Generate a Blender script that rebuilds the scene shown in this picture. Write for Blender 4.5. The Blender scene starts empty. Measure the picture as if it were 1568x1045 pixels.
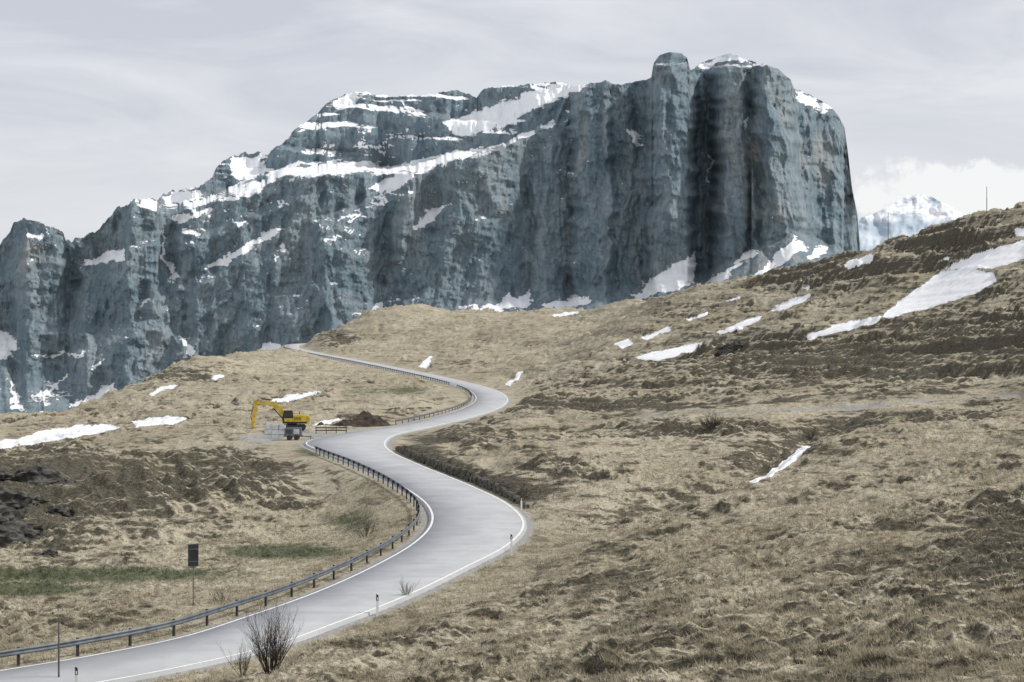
import bpy, math, random
import numpy as np
from mathutils import Vector
rng=np.random.default_rng(7); random.seed(7)
F=2487.0; CX=784.0; CY=522.5     # camera focal length and image centre, in image pixels
sc=bpy.context.scene
# ------------------------------------------------------------------ noise
_perm=rng.permutation(512).astype(np.int64)
_ang=rng.random(512)*2*np.pi; _gx=np.cos(_ang); _gy=np.sin(_ang)
def perlin(x,y,seed=0):
    x=np.asarray(x,float)+seed*17.31; y=np.asarray(y,float)+seed*9.77
    xi=np.floor(x).astype(np.int64); yi=np.floor(y).astype(np.int64)
    xf=x-xi; yf=y-yi
    u=xf*xf*xf*(xf*(xf*6-15)+10); v=yf*yf*yf*(yf*(yf*6-15)+10)
    def g(ix,iy,dx,dy):
        h=_perm[(_perm[ix&511]+iy)&511]
        return _gx[h]*dx+_gy[h]*dy
    a=g(xi,yi,xf,yf); b=g(xi+1,yi,xf-1,yf); c=g(xi,yi+1,xf,yf-1); d=g(xi+1,yi+1,xf-1,yf-1)
    return ((a+(b-a)*u)+((c+(d-c)*u)-(a+(b-a)*u))*v)*1.5
def fbm(x,y,o=4,seed=0,gain=.5):
    r=0;a=1.;s=0
    for i in range(o):
        r=r+a*perlin(x,y,seed+i*3); s+=a; a*=gain; x=x*2.03; y=y*2.03
    return r/s
def ridged(x,y,o=3,seed=0):
    r=0;a=1.;s=0
    for i in range(o):
        r=r+a*(1-2*np.abs(perlin(x,y,seed+i*5))); s+=a; a*=.5; x=x*2.1; y=y*2.1
    return r/s
def sst(a,b,x):
    t=np.clip((x-a)/(b-a),0,1); return t*t*(3-2*t)
# ------------------------------------------------------------------ mesh helpers
def make_mesh(name,V,Fc,mat=None,smooth=True,attrs=None):
    V=np.asarray(V,np.float32); Fc=np.asarray(Fc,np.int32); k=Fc.shape[1]; n=len(Fc)
    me=bpy.data.meshes.new(name); me.vertices.add(len(V)); me.vertices.foreach_set('co',V.ravel())
    me.loops.add(n*k); me.loops.foreach_set('vertex_index',Fc.ravel())
    me.polygons.add(n); me.polygons.foreach_set('loop_start',np.arange(n,dtype=np.int32)*k)
    me.polygons.foreach_set('loop_total',np.full(n,k,np.int32))
    me.polygons.foreach_set('use_smooth',np.full(n,smooth))
    me.update(calc_edges=True)
    if attrs:
        for an,av in attrs.items():
            at=me.attributes.new(an,'FLOAT','POINT'); at.data.foreach_set('value',np.asarray(av,np.float32).ravel())
    ob=bpy.data.objects.new(name,me); sc.collection.objects.link(ob)
    if mat: me.materials.append(mat)
    return ob
def grid_faces(nr,nc):
    i=np.arange(nr-1)[:,None]*nc+np.arange(nc-1)[None,:]
    return np.stack([i,i+1,i+nc+1,i+nc],-1).reshape(-1,4)
class MB:   # small part builder, several materials in one mesh
    def __init__(s): s.v=[];s.f=[];s.m=[];s.mats=[]
    def mi(s,mat):
        if mat not in s.mats: s.mats.append(mat)
        return s.mats.index(mat)
    def add(s,vs,fs,mat):
        o=len(s.v); s.v+= [tuple(v) for v in vs]; k=s.mi(mat)
        for f in fs: s.f.append([i+o for i in f]); s.m.append(k)
    def box(s,c,d,mat,rz=0,ry=0,taper=1.0):
        vs=[]
        for z in (-1,1):
            t=taper if z>0 else 1
            for x,y in((-1,-1),(1,-1),(1,1),(-1,1)):
                p=Vector((x*d[0]/2*t,y*d[1]/2*t,z*d[2]/2))
                if ry: p=Vector((p.x*math.cos(ry)+p.z*math.sin(ry),p.y,-p.x*math.sin(ry)+p.z*math.cos(ry)))
                if rz: p=Vector((p.x*math.cos(rz)-p.y*math.sin(rz),p.x*math.sin(rz)+p.y*math.cos(rz),p.z))
                vs.append(p+Vector(c))
        s.add(vs,[(3,2,1,0),(4,5,6,7),(0,1,5,4),(1,2,6,5),(2,3,7,6),(3,0,4,7)],mat)
    def prism(s,pts,y0,y1,mat):   # xz outline extruded in y
        n=len(pts); vs=[(p[0],y0,p[1]) for p in pts]+[(p[0],y1,p[1]) for p in pts]
        fs=[tuple(range(n)),tuple(range(2*n-1,n-1,-1))]+[(i,(i+1)%n+0,(i+1)%n+n,i+n) for i in range(n)]
        s.add(vs,fs,mat)
    def tube(s,a,b,r0,r1,mat,n=8):
        a=Vector(a);b=Vector(b);d=(b-a).normalized(); u=d.orthogonal().normalized(); w=d.cross(u)
        vs=[];
        for p,r in((a,r0),(b,r1)):
            for i in range(n):
                t=2*math.pi*i/n; vs.append(p+(u*math.cos(t)+w*math.sin(t))*r)
        fs=[(i,(i+1)%n,(i+1)%n+n,i+n) for i in range(n)]+[tuple(range(n-1,-1,-1)),tuple(range(n,2*n))]
        s.add(vs,fs,mat)
    def obj(s,name,loc=(0,0,0),rz=0,bevel=0,smooth=False):
        me=bpy.data.meshes.new(name); me.from_pydata(s.v,[],s.f)
        for m in s.mats: me.materials.append(m)
        me.polygons.foreach_set('material_index',s.m); me.update()
        if smooth: me.polygons.foreach_set('use_smooth',[True]*len(me.polygons))
        ob=bpy.data.objects.new(name,me); sc.collection.objects.link(ob); ob.location=loc; ob.rotation_euler=(0,0,rz)
        if bevel:
            b=ob.modifiers.new('bevel','BEVEL'); b.width=bevel; b.segments=2; b.limit_method='ANGLE'
        return ob
# ------------------------------------------------------------------ materials
class NT:
    def __init__(s,name):
        s.mat=bpy.data.materials.new(name); s.mat.use_nodes=True; s.t=s.mat.node_tree; s.n=s.t.nodes; s.l=s.t.links
        s.b=s.n['Principled BSDF']; s.out=s.n['Material Output']
        s.b.inputs['Roughness'].default_value=.9; s.b.inputs['Specular IOR Level'].default_value=.2
    def node(s,ty,**k):
        n=s.n.new(ty)
        for a,b in k.items(): setattr(n,a,b)
        return n
    def pos(s,scale=(1,1,1),rot=(0,0,0)):
        g=s.node('ShaderNodeNewGeometry'); m=s.node('ShaderNodeMapping'); m.inputs['Scale'].default_value=scale; m.inputs['Rotation'].default_value=rot
        s.l.new(g.outputs['Position'],m.inputs['Vector']); return m.outputs[0]
    def noise(s,scale=(1,1,1),detail=4,rough=.55,dist=0,rot=(0,0,0)):
        n=s.node('ShaderNodeTexNoise'); n.inputs['Scale'].default_value=1; n.inputs['Detail'].default_value=detail
        n.inputs['Roughness'].default_value=rough; n.inputs['Distortion'].default_value=dist
        s.l.new(s.pos(scale,rot),n.inputs['Vector']); return n.outputs['Fac']
    def rng(s,f,a,b,c=0,d=1):
        m=s.node('ShaderNodeMapRange'); m.interpolation_type='SMOOTHSTEP'; s.l.new(f,m.inputs['Value'])
        for k,v in zip(('From Min','From Max','To Min','To Max'),(a,b,c,d)): m.inputs[k].default_value=v
        return m.outputs[0]
    def math(s,op,a,b,clamp=False):
        m=s.node('ShaderNodeMath',operation=op); m.use_clamp=clamp
        for i,x in enumerate((a,b)):
            if isinstance(x,(int,float)): m.inputs[i].default_value=x
            else: s.l.new(x,m.inputs[i])
        return m.outputs[0]
    def mix(s,f,a,b,mode='MIX'):
        m=s.node('ShaderNodeMix',data_type='RGBA',blend_type=mode)
        for i,x in ((0,f),(6,a),(7,b)):
            if isinstance(x,(int,float)): m.inputs[i].default_value=x
            elif isinstance(x,tuple): m.inputs[i].default_value=(*x,1)
            else: s.l.new(x,m.inputs[i])
        return m.outputs[2]
    def attr(s,n):
        a=s.node('ShaderNodeAttribute'); a.attribute_name=n; return a.outputs['Fac']
    def bump(s,h,strength=.5,dist=.1,prev=None):
        b=s.node('ShaderNodeBump'); b.inputs['Strength'].default_value=strength; b.inputs['Distance'].default_value=dist
        s.l.new(h,b.inputs['Height'])
        if prev: s.l.new(prev,b.inputs['Normal'])
        return b.outputs[0]
    def color(s,c): s.l.new(c,s.b.inputs['Base Color']) if not isinstance(c,tuple) else setattr(s.b.inputs['Base Color'],'default_value',(*c,1))
    def normal(s,n): s.l.new(n,s.b.inputs['Normal'])
def simple(name,col,rough=.7,var=.25,sc_=3,metal=0,spec=.3):
    m=NT(name); n=m.noise((sc_,)*3,5)
    m.color(m.mix(m.rng(n,.3,.7),tuple(c*(1-var) for c in col),tuple(min(1,c*(1+var)) for c in col)))
    m.b.inputs['Roughness'].default_value=rough; m.b.inputs['Metallic'].default_value=metal; m.b.inputs['Specular IOR Level'].default_value=spec
    return m.mat
def grass_cols(m):
    n1=m.noise((.05,.05,.05),3,.6); n2=m.noise((.45,.6,1.2),4,.65,.6); n3=m.noise((3.0,4,4),3,.75,.3); n4=m.noise((.16,.10,1.7),4,.7,.5)
    c=m.mix(m.rng(n1,.38,.62),(.39,.345,.245),(.51,.46,.345))
    c=m.mix(m.rng(n2,.46,.66,0,.7),c,(.265,.228,.157))
    c=m.mix(m.rng(n4,.54,.64,0,.78),c,(.145,.126,.085))
    c=m.mix(m.rng(n3,.52,.70,0,.7),c,(.66,.60,.475))
    c=m.mix(m.rng(n3,.48,.32,0,.85),c,(.13,.112,.074))
    return c,n2,n3,n4
def mat_ground():
    m=NT('grassland'); c,n2,n3,n4=grass_cols(m)
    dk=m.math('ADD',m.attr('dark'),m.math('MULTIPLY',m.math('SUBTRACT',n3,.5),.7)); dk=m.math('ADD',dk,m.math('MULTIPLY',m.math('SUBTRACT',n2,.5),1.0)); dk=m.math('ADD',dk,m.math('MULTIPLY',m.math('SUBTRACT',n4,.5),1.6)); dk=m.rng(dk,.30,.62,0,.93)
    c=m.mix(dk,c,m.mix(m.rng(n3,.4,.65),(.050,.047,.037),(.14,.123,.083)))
    gr=m.math('ADD',m.attr('green'),m.math('MULTIPLY',m.math('SUBTRACT',n2,.5),.8)); gr=m.rng(gr,.3,.8,0,.85)
    c=m.mix(gr,c,m.mix(n3,(.045,.068,.034),(.12,.135,.07)))
    di=m.math('ADD',m.attr('dirt'),m.math('MULTIPLY',m.math('SUBTRACT',n2,.5),.5)); di=m.rng(di,.35,.65)
    c=m.mix(di,c,m.mix(n3,(.26,.25,.23),(.50,.49,.46)))
    ns=m.noise((.6,.6,.6),4,.75)
    sn=m.math('ADD',m.attr('snow'),m.math('MULTIPLY',m.math('SUBTRACT',ns,.5),.9)); sn=m.rng(sn,.45,.55)
    snc=m.mix(m.rng(n2,.45,.75),(.88,.89,.90),(.70,.70,.69))
    c=m.mix(sn,c,snc); m.color(c)
    h=m.math('ADD',m.math('MULTIPLY',n2,.8),m.math('MULTIPLY',n3,.5)); h=m.math('MULTIPLY',h,m.math('SUBTRACT',1.05,sn))
    m.normal(m.bump(h,.9,.6)); return m.mat
def mat_blades():
    m=NT('dry_grass'); c,_,_,_=grass_cols(m)
    c=m.mix(.25,c,(.60,.54,.41))
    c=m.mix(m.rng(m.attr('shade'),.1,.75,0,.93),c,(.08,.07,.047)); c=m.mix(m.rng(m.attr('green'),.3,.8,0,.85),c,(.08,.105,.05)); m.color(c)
    tr=m.node('ShaderNodeBsdfTranslucent'); m.l.new(c,tr.inputs[0]); mx=m.node('ShaderNodeMixShader'); mx.inputs[0].default_value=.35
    m.l.new(m.b.outputs[0],mx.inputs[1]); m.l.new(tr.outputs[0],mx.inputs[2]); m.l.new(mx.outputs[0],m.out.inputs[0]); return m.mat
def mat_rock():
    m=NT('hazy_mountain_rock')
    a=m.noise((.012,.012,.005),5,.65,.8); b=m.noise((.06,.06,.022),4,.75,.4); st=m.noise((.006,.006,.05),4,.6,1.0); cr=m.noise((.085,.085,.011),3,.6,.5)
    c=m.mix(m.rng(a,.35,.65),(.168,.232,.272),(.262,.318,.348))  # rock tones shifted blue and lifted: aerial haze painted into the base colour
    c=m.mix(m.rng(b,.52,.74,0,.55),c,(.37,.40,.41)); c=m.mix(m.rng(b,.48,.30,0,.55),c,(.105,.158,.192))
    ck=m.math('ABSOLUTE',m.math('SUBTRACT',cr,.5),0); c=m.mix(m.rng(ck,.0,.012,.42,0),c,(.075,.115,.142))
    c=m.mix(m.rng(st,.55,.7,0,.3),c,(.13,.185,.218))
    w=m.math('ADD',m.attr('warm'),m.math('MULTIPLY',m.math('SUBTRACT',a,.5),1.6)); c=m.mix(m.rng(w,.3,.9,0,.6),c,(.39,.36,.325))
    ns=m.noise((.03,.03,.05),5,.8,.5)
    s=m.math('ADD',m.attr('snow'),m.math('MULTIPLY',m.math('SUBTRACT',ns,.5),1.5)); s=m.rng(s,.47,.56)
    c=m.mix(s,c,(.90,.915,.93)); m.color(c)
    h=m.math('ADD',a,m.math('MULTIPLY',b,.6)); h=m.math('ADD',h,m.math('MULTIPLY',m.rng(ck,.0,.02),.12)); h=m.math('MULTIPLY',h,m.math('SUBTRACT',1.1,s)); m.normal(m.bump(h,.85,13)); return m.mat
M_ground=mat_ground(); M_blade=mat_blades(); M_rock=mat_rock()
def mat_asphalt():
    m=NT('asphalt'); n=m.noise((.35,.35,.35),4,.6); f=m.noise((18,18,18),3,.7); st=m.noise((.08,.9,1),4,.6,.5,(0,0,1.0)); pt=m.noise((.12,.05,.1),2,.4)
    c=m.mix(m.rng(n,.3,.7),(.37,.38,.39),(.46,.47,.48)); c=m.mix(m.rng(st,.55,.7,0,.4),c,(.30,.305,.315)); c=m.mix(m.rng(f,.4,.7,0,.25),c,(.54,.55,.56)); c=m.mix(m.rng(pt,.60,.62,0,.2),c,(.29,.295,.305))
    m.color(c); m.b.inputs['Roughness'].default_value=.65; m.b.inputs['Specular IOR Level'].default_value=.35; m.normal(m.bump(f,.2,.01)); return m.mat
M_asph=mat_asphalt()
M_white=simple('road_paint',(.80,.80,.78),.6,.12,4)
M_steel=simple('galvanised_steel',(.15,.17,.19),.5,.25,2,.4)
M_dark=simple('dark_metal',(.035,.037,.04),.6)
M_pole=simple('pole_paint',(.10,.10,.10),.6)
M_wood=simple('twig_bark',(.075,.058,.045),.9)
M_yel=simple('yellow_paint',(.56,.39,.045),.5,.25,1.5)
M_track=simple('track_rubber',(.04,.04,.042),.8)
M_glass=simple('cab_glass',(.03,.04,.05),.1,.1,1,0,.6)
M_conc=simple('concrete',(.52,.54,.55),.85,.2,2)
M_soil=simple('dark_soil',(.055,.043,.034),.95,.5,1.5)
M_stone=simple('stone',(.075,.073,.066),.95,.7,1.4)
M_wall=simple('dry_stone',(.10,.092,.075),.95,.6,1.6)
M_wh=simple('white_plastic',(.7,.7,.7),.5,.08)
M_blk=simple('black_plastic',(.02,.02,.02),.5)
# ------------------------------------------------------------------ road centreline (image x,image y,z,width) and ground, from image pixel coordinates
def W(p,v,D): return ((p-CX)/F*D, D, (CY-v)/F*D)
road_c=[(-330,1120,-15.6,6.2),(-120,1078,-15.4,6.2),(0,1050,-15.3,6.1),(200,1014,-15.1,6),(340,984,-15,5.9),(450,948,-14.9,5.9),(550,911,-14.7,6.0),(640,869,-14.4,6.3),(705,833,-14.1,7.1),
 (731,803,-13.9,7.5),(717,774,-13.7,7.2),(665,743,-13.6,6.8),(605,716,-13.5,6.8),(548,692,-13.5,8.5),(530,677,-13.6,11),(565,664.5,-13.7,9),(625,654,-13.7,7.2),(685,641,-13.6,7),
 (735,626,-13.4,7.4),(753,611,-13.1,7.6),(738,598,-12.5,7.4),(690,584,-11.5,7),(620,568.5,-10,7),(550,554.5,-8,7),(480,541,-5.4,7),(447,532,-3.2,7),(462,526,-1.3,7),(520,524.5,-.9,7)]
rp=[]
for p,v,z,w in road_c:
    D=-z*F/(v-CY); rp.append(((p-CX)/F*D,min(D,1000),z,w))
rp[-2]=(W(462,526,905)[0],905,-1.3,7); rp[-1]=(W(530,526,960)[0],960,-1.6,7)
rp=np.array(rp)
def catmull(P,n=24):
    out=[]; Q=np.vstack([2*P[0]-P[1],P,2*P[-1]-P[-2]])
    for i in range(1,len(Q)-2):
        p0,p1,p2,p3=Q[i-1:i+3]
        t0=0;t1=np.linalg.norm(p1[:2]-p0[:2])**.5;t2=t1+np.linalg.norm(p2[:2]-p1[:2])**.5;t3=t2+np.linalg.norm(p3[:2]-p2[:2])**.5
        for t in np.linspace(t1,t2,n,endpoint=False):
            A1=(t1-t)/(t1-t0)*p0+(t-t0)/(t1-t0)*p1;A2=(t2-t)/(t2-t1)*p1+(t-t1)/(t2-t1)*p2;A3=(t3-t)/(t3-t2)*p2+(t-t2)/(t3-t2)*p3
            B1=(t2-t)/(t2-t0)*A1+(t-t0)/(t2-t0)*A2;B2=(t3-t)/(t3-t1)*A2+(t-t1)/(t3-t1)*A3
            out.append((t2-t)/(t2-t1)*B1+(t-t1)/(t2-t1)*B2)
    out.append(P[-1]); return np.array(out)
RC=catmull(rp)
k=np.ones(25)/25; pad=np.pad(RC[:,2],12,mode='edge'); RC[:,2]=np.convolve(pad,k,'valid')
tan=np.gradient(RC[:,:2],axis=0); tan/=np.linalg.norm(tan,axis=1)[:,None]; nor=np.stack([-tan[:,1],tan[:,0]],1)  # left of travel
ground_pts=[ # image pixel x, image pixel y, estimated distance
 (1568,1045,35),(1000,1045,45),(600,1045,60),(420,1045,67),(2200,1045,30),
 (500,1000,73),(700,960,78),(1000,870,90),(1300,900,65),(1568,900,55),(1300,800,95),(1568,800,78),(850,800,127),(900,750,140),(1000,700,165),(1150,728,138),(1130,700,150),(1240,668,172),(1200,640,200),
 (1400,650,165),(1568,700,118),(1568,620,185),(2100,800,60),(2200,600,150),(900,880,93),(830,860,104),(750,900,94),
 (820,830,115),
 (1000,637,228),(1240,628,212),(1568,600,205),(850,655,235),(1400,610,210),
 (650,672,229),(700,700,190),(750,740,155),(800,680,190),(800,640,245),(900,622,262),(880,690,172),
 (1200,600,240),(1100,600,262),(1300,560,275),(1568,560,225),(1568,480,268),(1568,400,315),(1000,600,290),(1400,520,290),
 (1568,309,370),(1500,327,385),(1430,352,405),(1360,372,430),(1290,392,460),(1220,413,500),(1150,432,540),(1080,449,590),(1010,459,650),(960,464,720),
 (2000,200,330),(2300,300,250),
 (880,471,800),(800,480,830),(720,480,850),(640,468,850),(590,473,840),(550,487,830),(510,508,830),
 (440,538,780),(380,550,700),(330,556,640),(270,565,600),(220,586,560),(170,606,520),(100,635,470),(40,643,440),(-200,655,420),(-600,650,420),
 (330,585,480),(200,618,430),(440,570,560),(500,590,430),(450,610,380),(300,622,370),(330,650,290),(100,657,330),(0,669,310),(0,694,235),(200,649,300),(-400,700,235),
 (600,635,310),(660,620,335),(640,592,420),(560,580,500),(690,607,375),
 (380,672,227),(440,669,234),(450,655,262),(560,652,275),
 (300,926,92),(300,880,112),(100,925,104),(0,890,115),(-300,900,112),(450,845,125),(600,805,138),(0,850,126),(0,703,200),(200,780,147),(200,690,212),(400,760,163),(400,688,214),(300,718,190),(-300,720,190),
 (520,760,168),(450,900,98),(100,965,88),
 (570,520,770),(650,500,780),(760,500,740),(860,490,730),(700,540,620),(800,560,500),(640,548,660),(590,535,720),(510,522,830),
 (850,540,540),(900,510,600),(950,490,640),(900,550,440),(850,580,400),(800,603,370),(1000,520,430),(1100,480,450),(1200,450,440),(1200,520,350),(1050,570,340),(1300,430,400),(1400,470,330),(1450,400,365),
]
GP=[((p-CX)/500,1.6*math.log(D),(CY-v)/F*D) for p,v,D in ground_pts]
for p_ in (-900,-300,300,784,1200,1600,2600):     # slope under the photographer's feet
    for D_,zl,zr in ((6,-3.2,-2.8),(14,-5.5,-4.2),(25,-9.0,-6.0)):
        GP.append(((p_-CX)/500,1.6*math.log(D_),zl+(zr-zl)*min(1,max(0,(p_+300)/1900))))
for p,v,D in [(2000,200,330),(1568,309,370),(1430,352,405),(1290,392,460),(1150,432,540),(1010,459,650),(880,471,800),(760,482,840),(640,468,850),(550,487,830),(480,524,960),(330,556,640),(220,586,560),(100,635,470),(-200,655,420),(-600,650,420)]:
    z=(CY-v)/F*D
    GP.append(((p-CX)/500,1.6*math.log(D*1.22),z-.04*D)); GP.append(((p-CX)/500,1.6*math.log(max(D*1.7,1350)),z-80))
for i in range(0,len(rp)-1):
    x,y,z,w=rp[i]; GP.append((x/y*F/500,1.6*math.log(y),z))
GP=np.array(GP)
def U(r2): return -np.power(r2,.75)
n=len(GP); X=GP[:,:2]; r2=((X[:,None]-X[None])**2).sum(-1); A=np.zeros((n+3,n+3)); A[:n,:n]=U(r2)+np.eye(n)*2e-4
Pm=np.hstack([np.ones((n,1)),X]); A[:n,n:]=Pm; A[n:,:n]=Pm.T; b=np.zeros(n+3); b[:n]=GP[:,2]; wgt=np.linalg.solve(A,b)
pxs=np.concatenate([np.linspace(-900,-70,60,endpoint=False),np.linspace(-70,1640,760),np.linspace(1640,2600,60)[1:]])
lds=np.concatenate([np.linspace(math.log(6),math.log(30),50,endpoint=False),np.linspace(math.log(30),math.log(1000),1350),np.linspace(math.log(1000),math.log(24000),80)[1:]])
cp=np.linspace(-900,2600,300); cl=np.linspace(lds[0],lds[-1],560)
Gp,Gl=np.meshgrid((cp-CX)/500,1.6*np.minimum(cl,math.log(1500))); q=np.stack([Gp.ravel(),Gl.ravel()],1); zc=np.zeros(len(q))
for s in range(0,len(q),8000):
    qq=q[s:s+8000]; rr=((qq[:,None]-X[None])**2).sum(-1); zc[s:s+8000]=U(rr)@wgt[:n]+wgt[n]+qq@wgt[n+1:]
zc=zc.reshape(len(cl),len(cp))
zc=zc+(-400-zc)*sst(math.log(1080),math.log(2600),cl)[:,None]
def bil(Z,ax,ay,x,y):
    ix=np.clip(np.interp(x,ax,np.arange(len(ax))),0,len(ax)-1.001); iy=np.clip(np.interp(y,ay,np.arange(len(ay))),0,len(ay)-1.001)
    x0=ix.astype(int);y0=iy.astype(int);fx=ix-x0;fy=iy-y0
    return (Z[y0,x0]*(1-fx)+Z[y0,x0+1]*fx)*(1-fy)+(Z[y0+1,x0]*(1-fx)+Z[y0+1,x0+1]*fx)*fy
PX,LD=np.meshgrid(pxs,lds); Dm=np.exp(LD); Xw=(PX-CX)/F*Dm
Z0=bil(zc,cp,cl,PX,LD)
def road_info(x,y):
    sh=x.shape; x=x.ravel(); y=y.ravel(); d=np.full(x.shape,1e3); idx=np.zeros(x.shape,int)
    sel=np.where((y<1050)&(y>50)&(x>-190)&(x<25))[0]; R=RC[::3]
    for s in range(0,len(sel),20000):
        k_=sel[s:s+20000]; dd=(x[k_][:,None]-R[None,:,0])**2+(y[k_][:,None]-R[None,:,1])**2; j=dd.argmin(1)
        best=np.sqrt(dd[np.arange(len(k_)),j]); jj=np.clip(j,1,len(R)-2)
        for a0 in (jj-1,jj):
            ax,ay=R[a0,0],R[a0,1]; bx,by=R[a0+1,0],R[a0+1,1]; ex,ey=bx-ax,by-ay
            t=np.clip(((x[k_]-ax)*ex+(y[k_]-ay)*ey)/(ex*ex+ey*ey),0,1); best=np.minimum(best,np.hypot(x[k_]-ax-t*ex,y[k_]-ay-t*ey))
        d[k_]=best; idx[k_]=j*3
    return d.reshape(sh),idx.reshape(sh)
dR,iR=road_info(Xw,Dm)
rz=RC[iR,2]; rw=RC[iR,3]
edge=dR-rw/2
rside=np.sign((Xw-RC[iR,0])*nor[iR,0]+(Dm-RC[iR,1])*nor[iR,1])   # +1 = left of the road
V0=CY-Z0/Dm*F
def poly_mask(poly,px,v,soft=2.0):
    P=np.array(poly,float); x0,x1=P[:,0].min()-8,P[:,0].max()+8; y0,y1=P[:,1].min()-8,P[:,1].max()+8
    out=np.zeros(px.shape); s=(px>x0)&(px<x1)&(v>y0)&(v<y1)
    if not s.any(): return out
    x=px[s];y=v[s]; ins=np.zeros(x.shape,bool); dm=np.full(x.shape,1e9)
    for i in range(len(P)):
        a=P[i];b_=P[(i+1)%len(P)]
        c=((a[1]>y)!=(b_[1]>y))&(x<(b_[0]-a[0])*(y-a[1])/(b_[1]-a[1]+1e-9)+a[0]); ins^=c
        e=b_-a; t=np.clip(((x-a[0])*e[0]+(y-a[1])*e[1])/(e@e+1e-9),0,1); dm=np.minimum(dm,np.hypot(x-a[0]-t*e[0],y-a[1]-t*e[1]))
    out[s]=np.clip(.5+np.where(ins,dm,-dm)/(2*soft),0,1); return out
def line_dist(pts,x,y):
    d=np.full(x.shape,1e9)
    for (ax,ay),(bx,by) in zip(pts[:-1],pts[1:]):
        ex,ey=bx-ax,by-ay; t=np.clip(((x-ax)*ex+(y-ay)*ey)/(ex*ex+ey*ey),0,1); d=np.minimum(d,np.hypot(x-ax-t*ex,y-ay-t*ey))
    return d
def blobs(L,px,v):
    o=np.zeros(px.shape)
    for a,b_,rx,ry,w in L: o=np.maximum(o,w*np.exp(-(((px-a)/rx)**2+((v-b_)/ry)**2)))
    return o
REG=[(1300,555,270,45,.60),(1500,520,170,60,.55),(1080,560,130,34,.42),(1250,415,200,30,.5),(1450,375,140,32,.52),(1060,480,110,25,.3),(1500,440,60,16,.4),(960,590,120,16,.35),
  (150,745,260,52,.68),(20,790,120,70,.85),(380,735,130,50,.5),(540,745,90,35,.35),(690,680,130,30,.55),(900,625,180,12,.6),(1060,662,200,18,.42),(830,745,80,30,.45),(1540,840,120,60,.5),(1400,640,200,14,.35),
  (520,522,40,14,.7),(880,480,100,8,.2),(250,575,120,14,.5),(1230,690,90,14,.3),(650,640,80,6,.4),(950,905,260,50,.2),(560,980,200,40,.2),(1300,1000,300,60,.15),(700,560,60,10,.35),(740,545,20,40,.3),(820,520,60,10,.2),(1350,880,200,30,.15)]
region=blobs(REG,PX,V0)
track=[(780,655),(900,643),(1000,637),(1120,632),(1240,627),(1400,614),(1600,600)]
tv=np.interp(PX,[t[0] for t in track],[t[1] for t in track]); tk=sst(900,1000,PX)*(Dm<320)*(Dm>120)
# microrelief
amp=sst(1.5,10,edge)*.9+.1
amp=amp*(.15+.85*sst(20,40,Dm))
amp*=1-.85*np.exp(-(((Xw+29)/14)**2+((Dm-232)/16)**2))   # levelled works yard
amp*=1-.8*tk*np.exp(-((V0-tv)/6.)**2)
far=sst(60,400,Dm); vfar=sst(350,600,Dm)
mr=fbm(Xw*.035,Dm*.03,3,1)*(1.2+1.6*far)+ridged(Xw*.022+.3,Dm*.012,3,5)*1.8*vfar-.6*vfar
cont=fbm(Xw*.035+3,Z0*(.75-.35*far)+Dm*.02,4,20); terr=cont*(0.7+2.0*far)*(1+.9*region)
wx=Xw+2*perlin(Xw*.1,Dm*.1,7)
tus=fbm(wx*.28+Dm*.05,Dm*.42,4,31,.6)*(1.0+1.2*far); t2=ridged(wx*.9,Dm*1.0,2,44)*.26
cl_=sst(-.1,.35,fbm(Xw*.05,Dm*.06,2,55))
gul=ridged(Xw*.22+.1*Dm,Dm*.05,2,61)*1.2*blobs([(250,750,280,60,1)],PX,V0)
gl1=[((p-CX)/F*D,D) for p,D in ((1310,208),(1240,178),(1195,160),(1150,143),(1080,136),(980,130),(890,124),(830,118))]
gd=line_dist(gl1,Xw+1.5*perlin(Xw*.12,Dm*.12,66),Dm+1.5*perlin(Xw*.12,Dm*.12,67)); gully=np.exp(-(gd/3.8)**2)
micro=(mr*.6+terr+tus*(.5+.7*cl_)+t2*(1-far*.6)+gul)-1.5*gully
snowpolys=[[(1346,487),(1385,455),(1440,416),(1480,410),(1518,418),(1526,434),(1480,455),(1420,472),(1370,486)],
 [(1440,412),(1500,387),(1575,366),(1590,388),(1522,412)],[(1552,352),(1600,344),(1600,362),(1560,362)],
 [(1230,516),(1285,496),(1350,484),(1345,494),(1290,507),(1240,520)],[(1286,407),(1335,387),(1336,402),(1300,413)],[(1172,476),(1212,459),(1244,449),(1238,460),(1192,477)],
 [(1096,509),(1130,495),(1170,481),(1154,497),(1112,511)],[(972,550),(985,542),(1078,523),(1062,537),(1010,553)],[(943,527),(963,519),(973,524),(955,536)],
 [(982,517),(1030,499),(1022,509),(990,520)],[(1050,488),(1088,476),(1082,484),(1054,492)],[(1146,740),(1190,714),(1230,682),(1242,684),(1204,717),(1158,741)],
 [(636,562),(658,546),(664,547),(656,564)],[(772,590),(800,567),(803,569),(780,592)],[(1225,440),(1240,436),(1238,444)],[(1108,462),(1132,453),(1130,460)],[(1440,398),(1462,392),(1456,400)],
 [(-60,690),(0,676),(60,664),(110,653),(170,650),(195,655),(110,671),(50,681),(0,687)],[(198,647),(250,637),(290,640),(270,649),(212,654)],
 [(405,615),(450,604),(494,598),(482,606),(430,617)],[(225,604),(260,589),(270,591),(236,606)],[(474,651),(518,639),(528,642),(492,654)],[(40,664),(90,655),(130,655),(80,665)],
 [(845,482),(885,476),(885,480),(850,486)],[(322,580),(340,572),(345,575),(328,583)]]
def snow_at(v,px):
    pw=px+9*fbm(px/26,v/9,3,71); vw=v+5.0*fbm(px/22,v/8,4,72,.65); s_=np.zeros(px.shape)
    for P in snowpolys: s_=np.maximum(s_,poly_mask(P,pw,vw,3.0))
    return s_
micro*=1-.85*snow_at(V0,PX)
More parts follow.
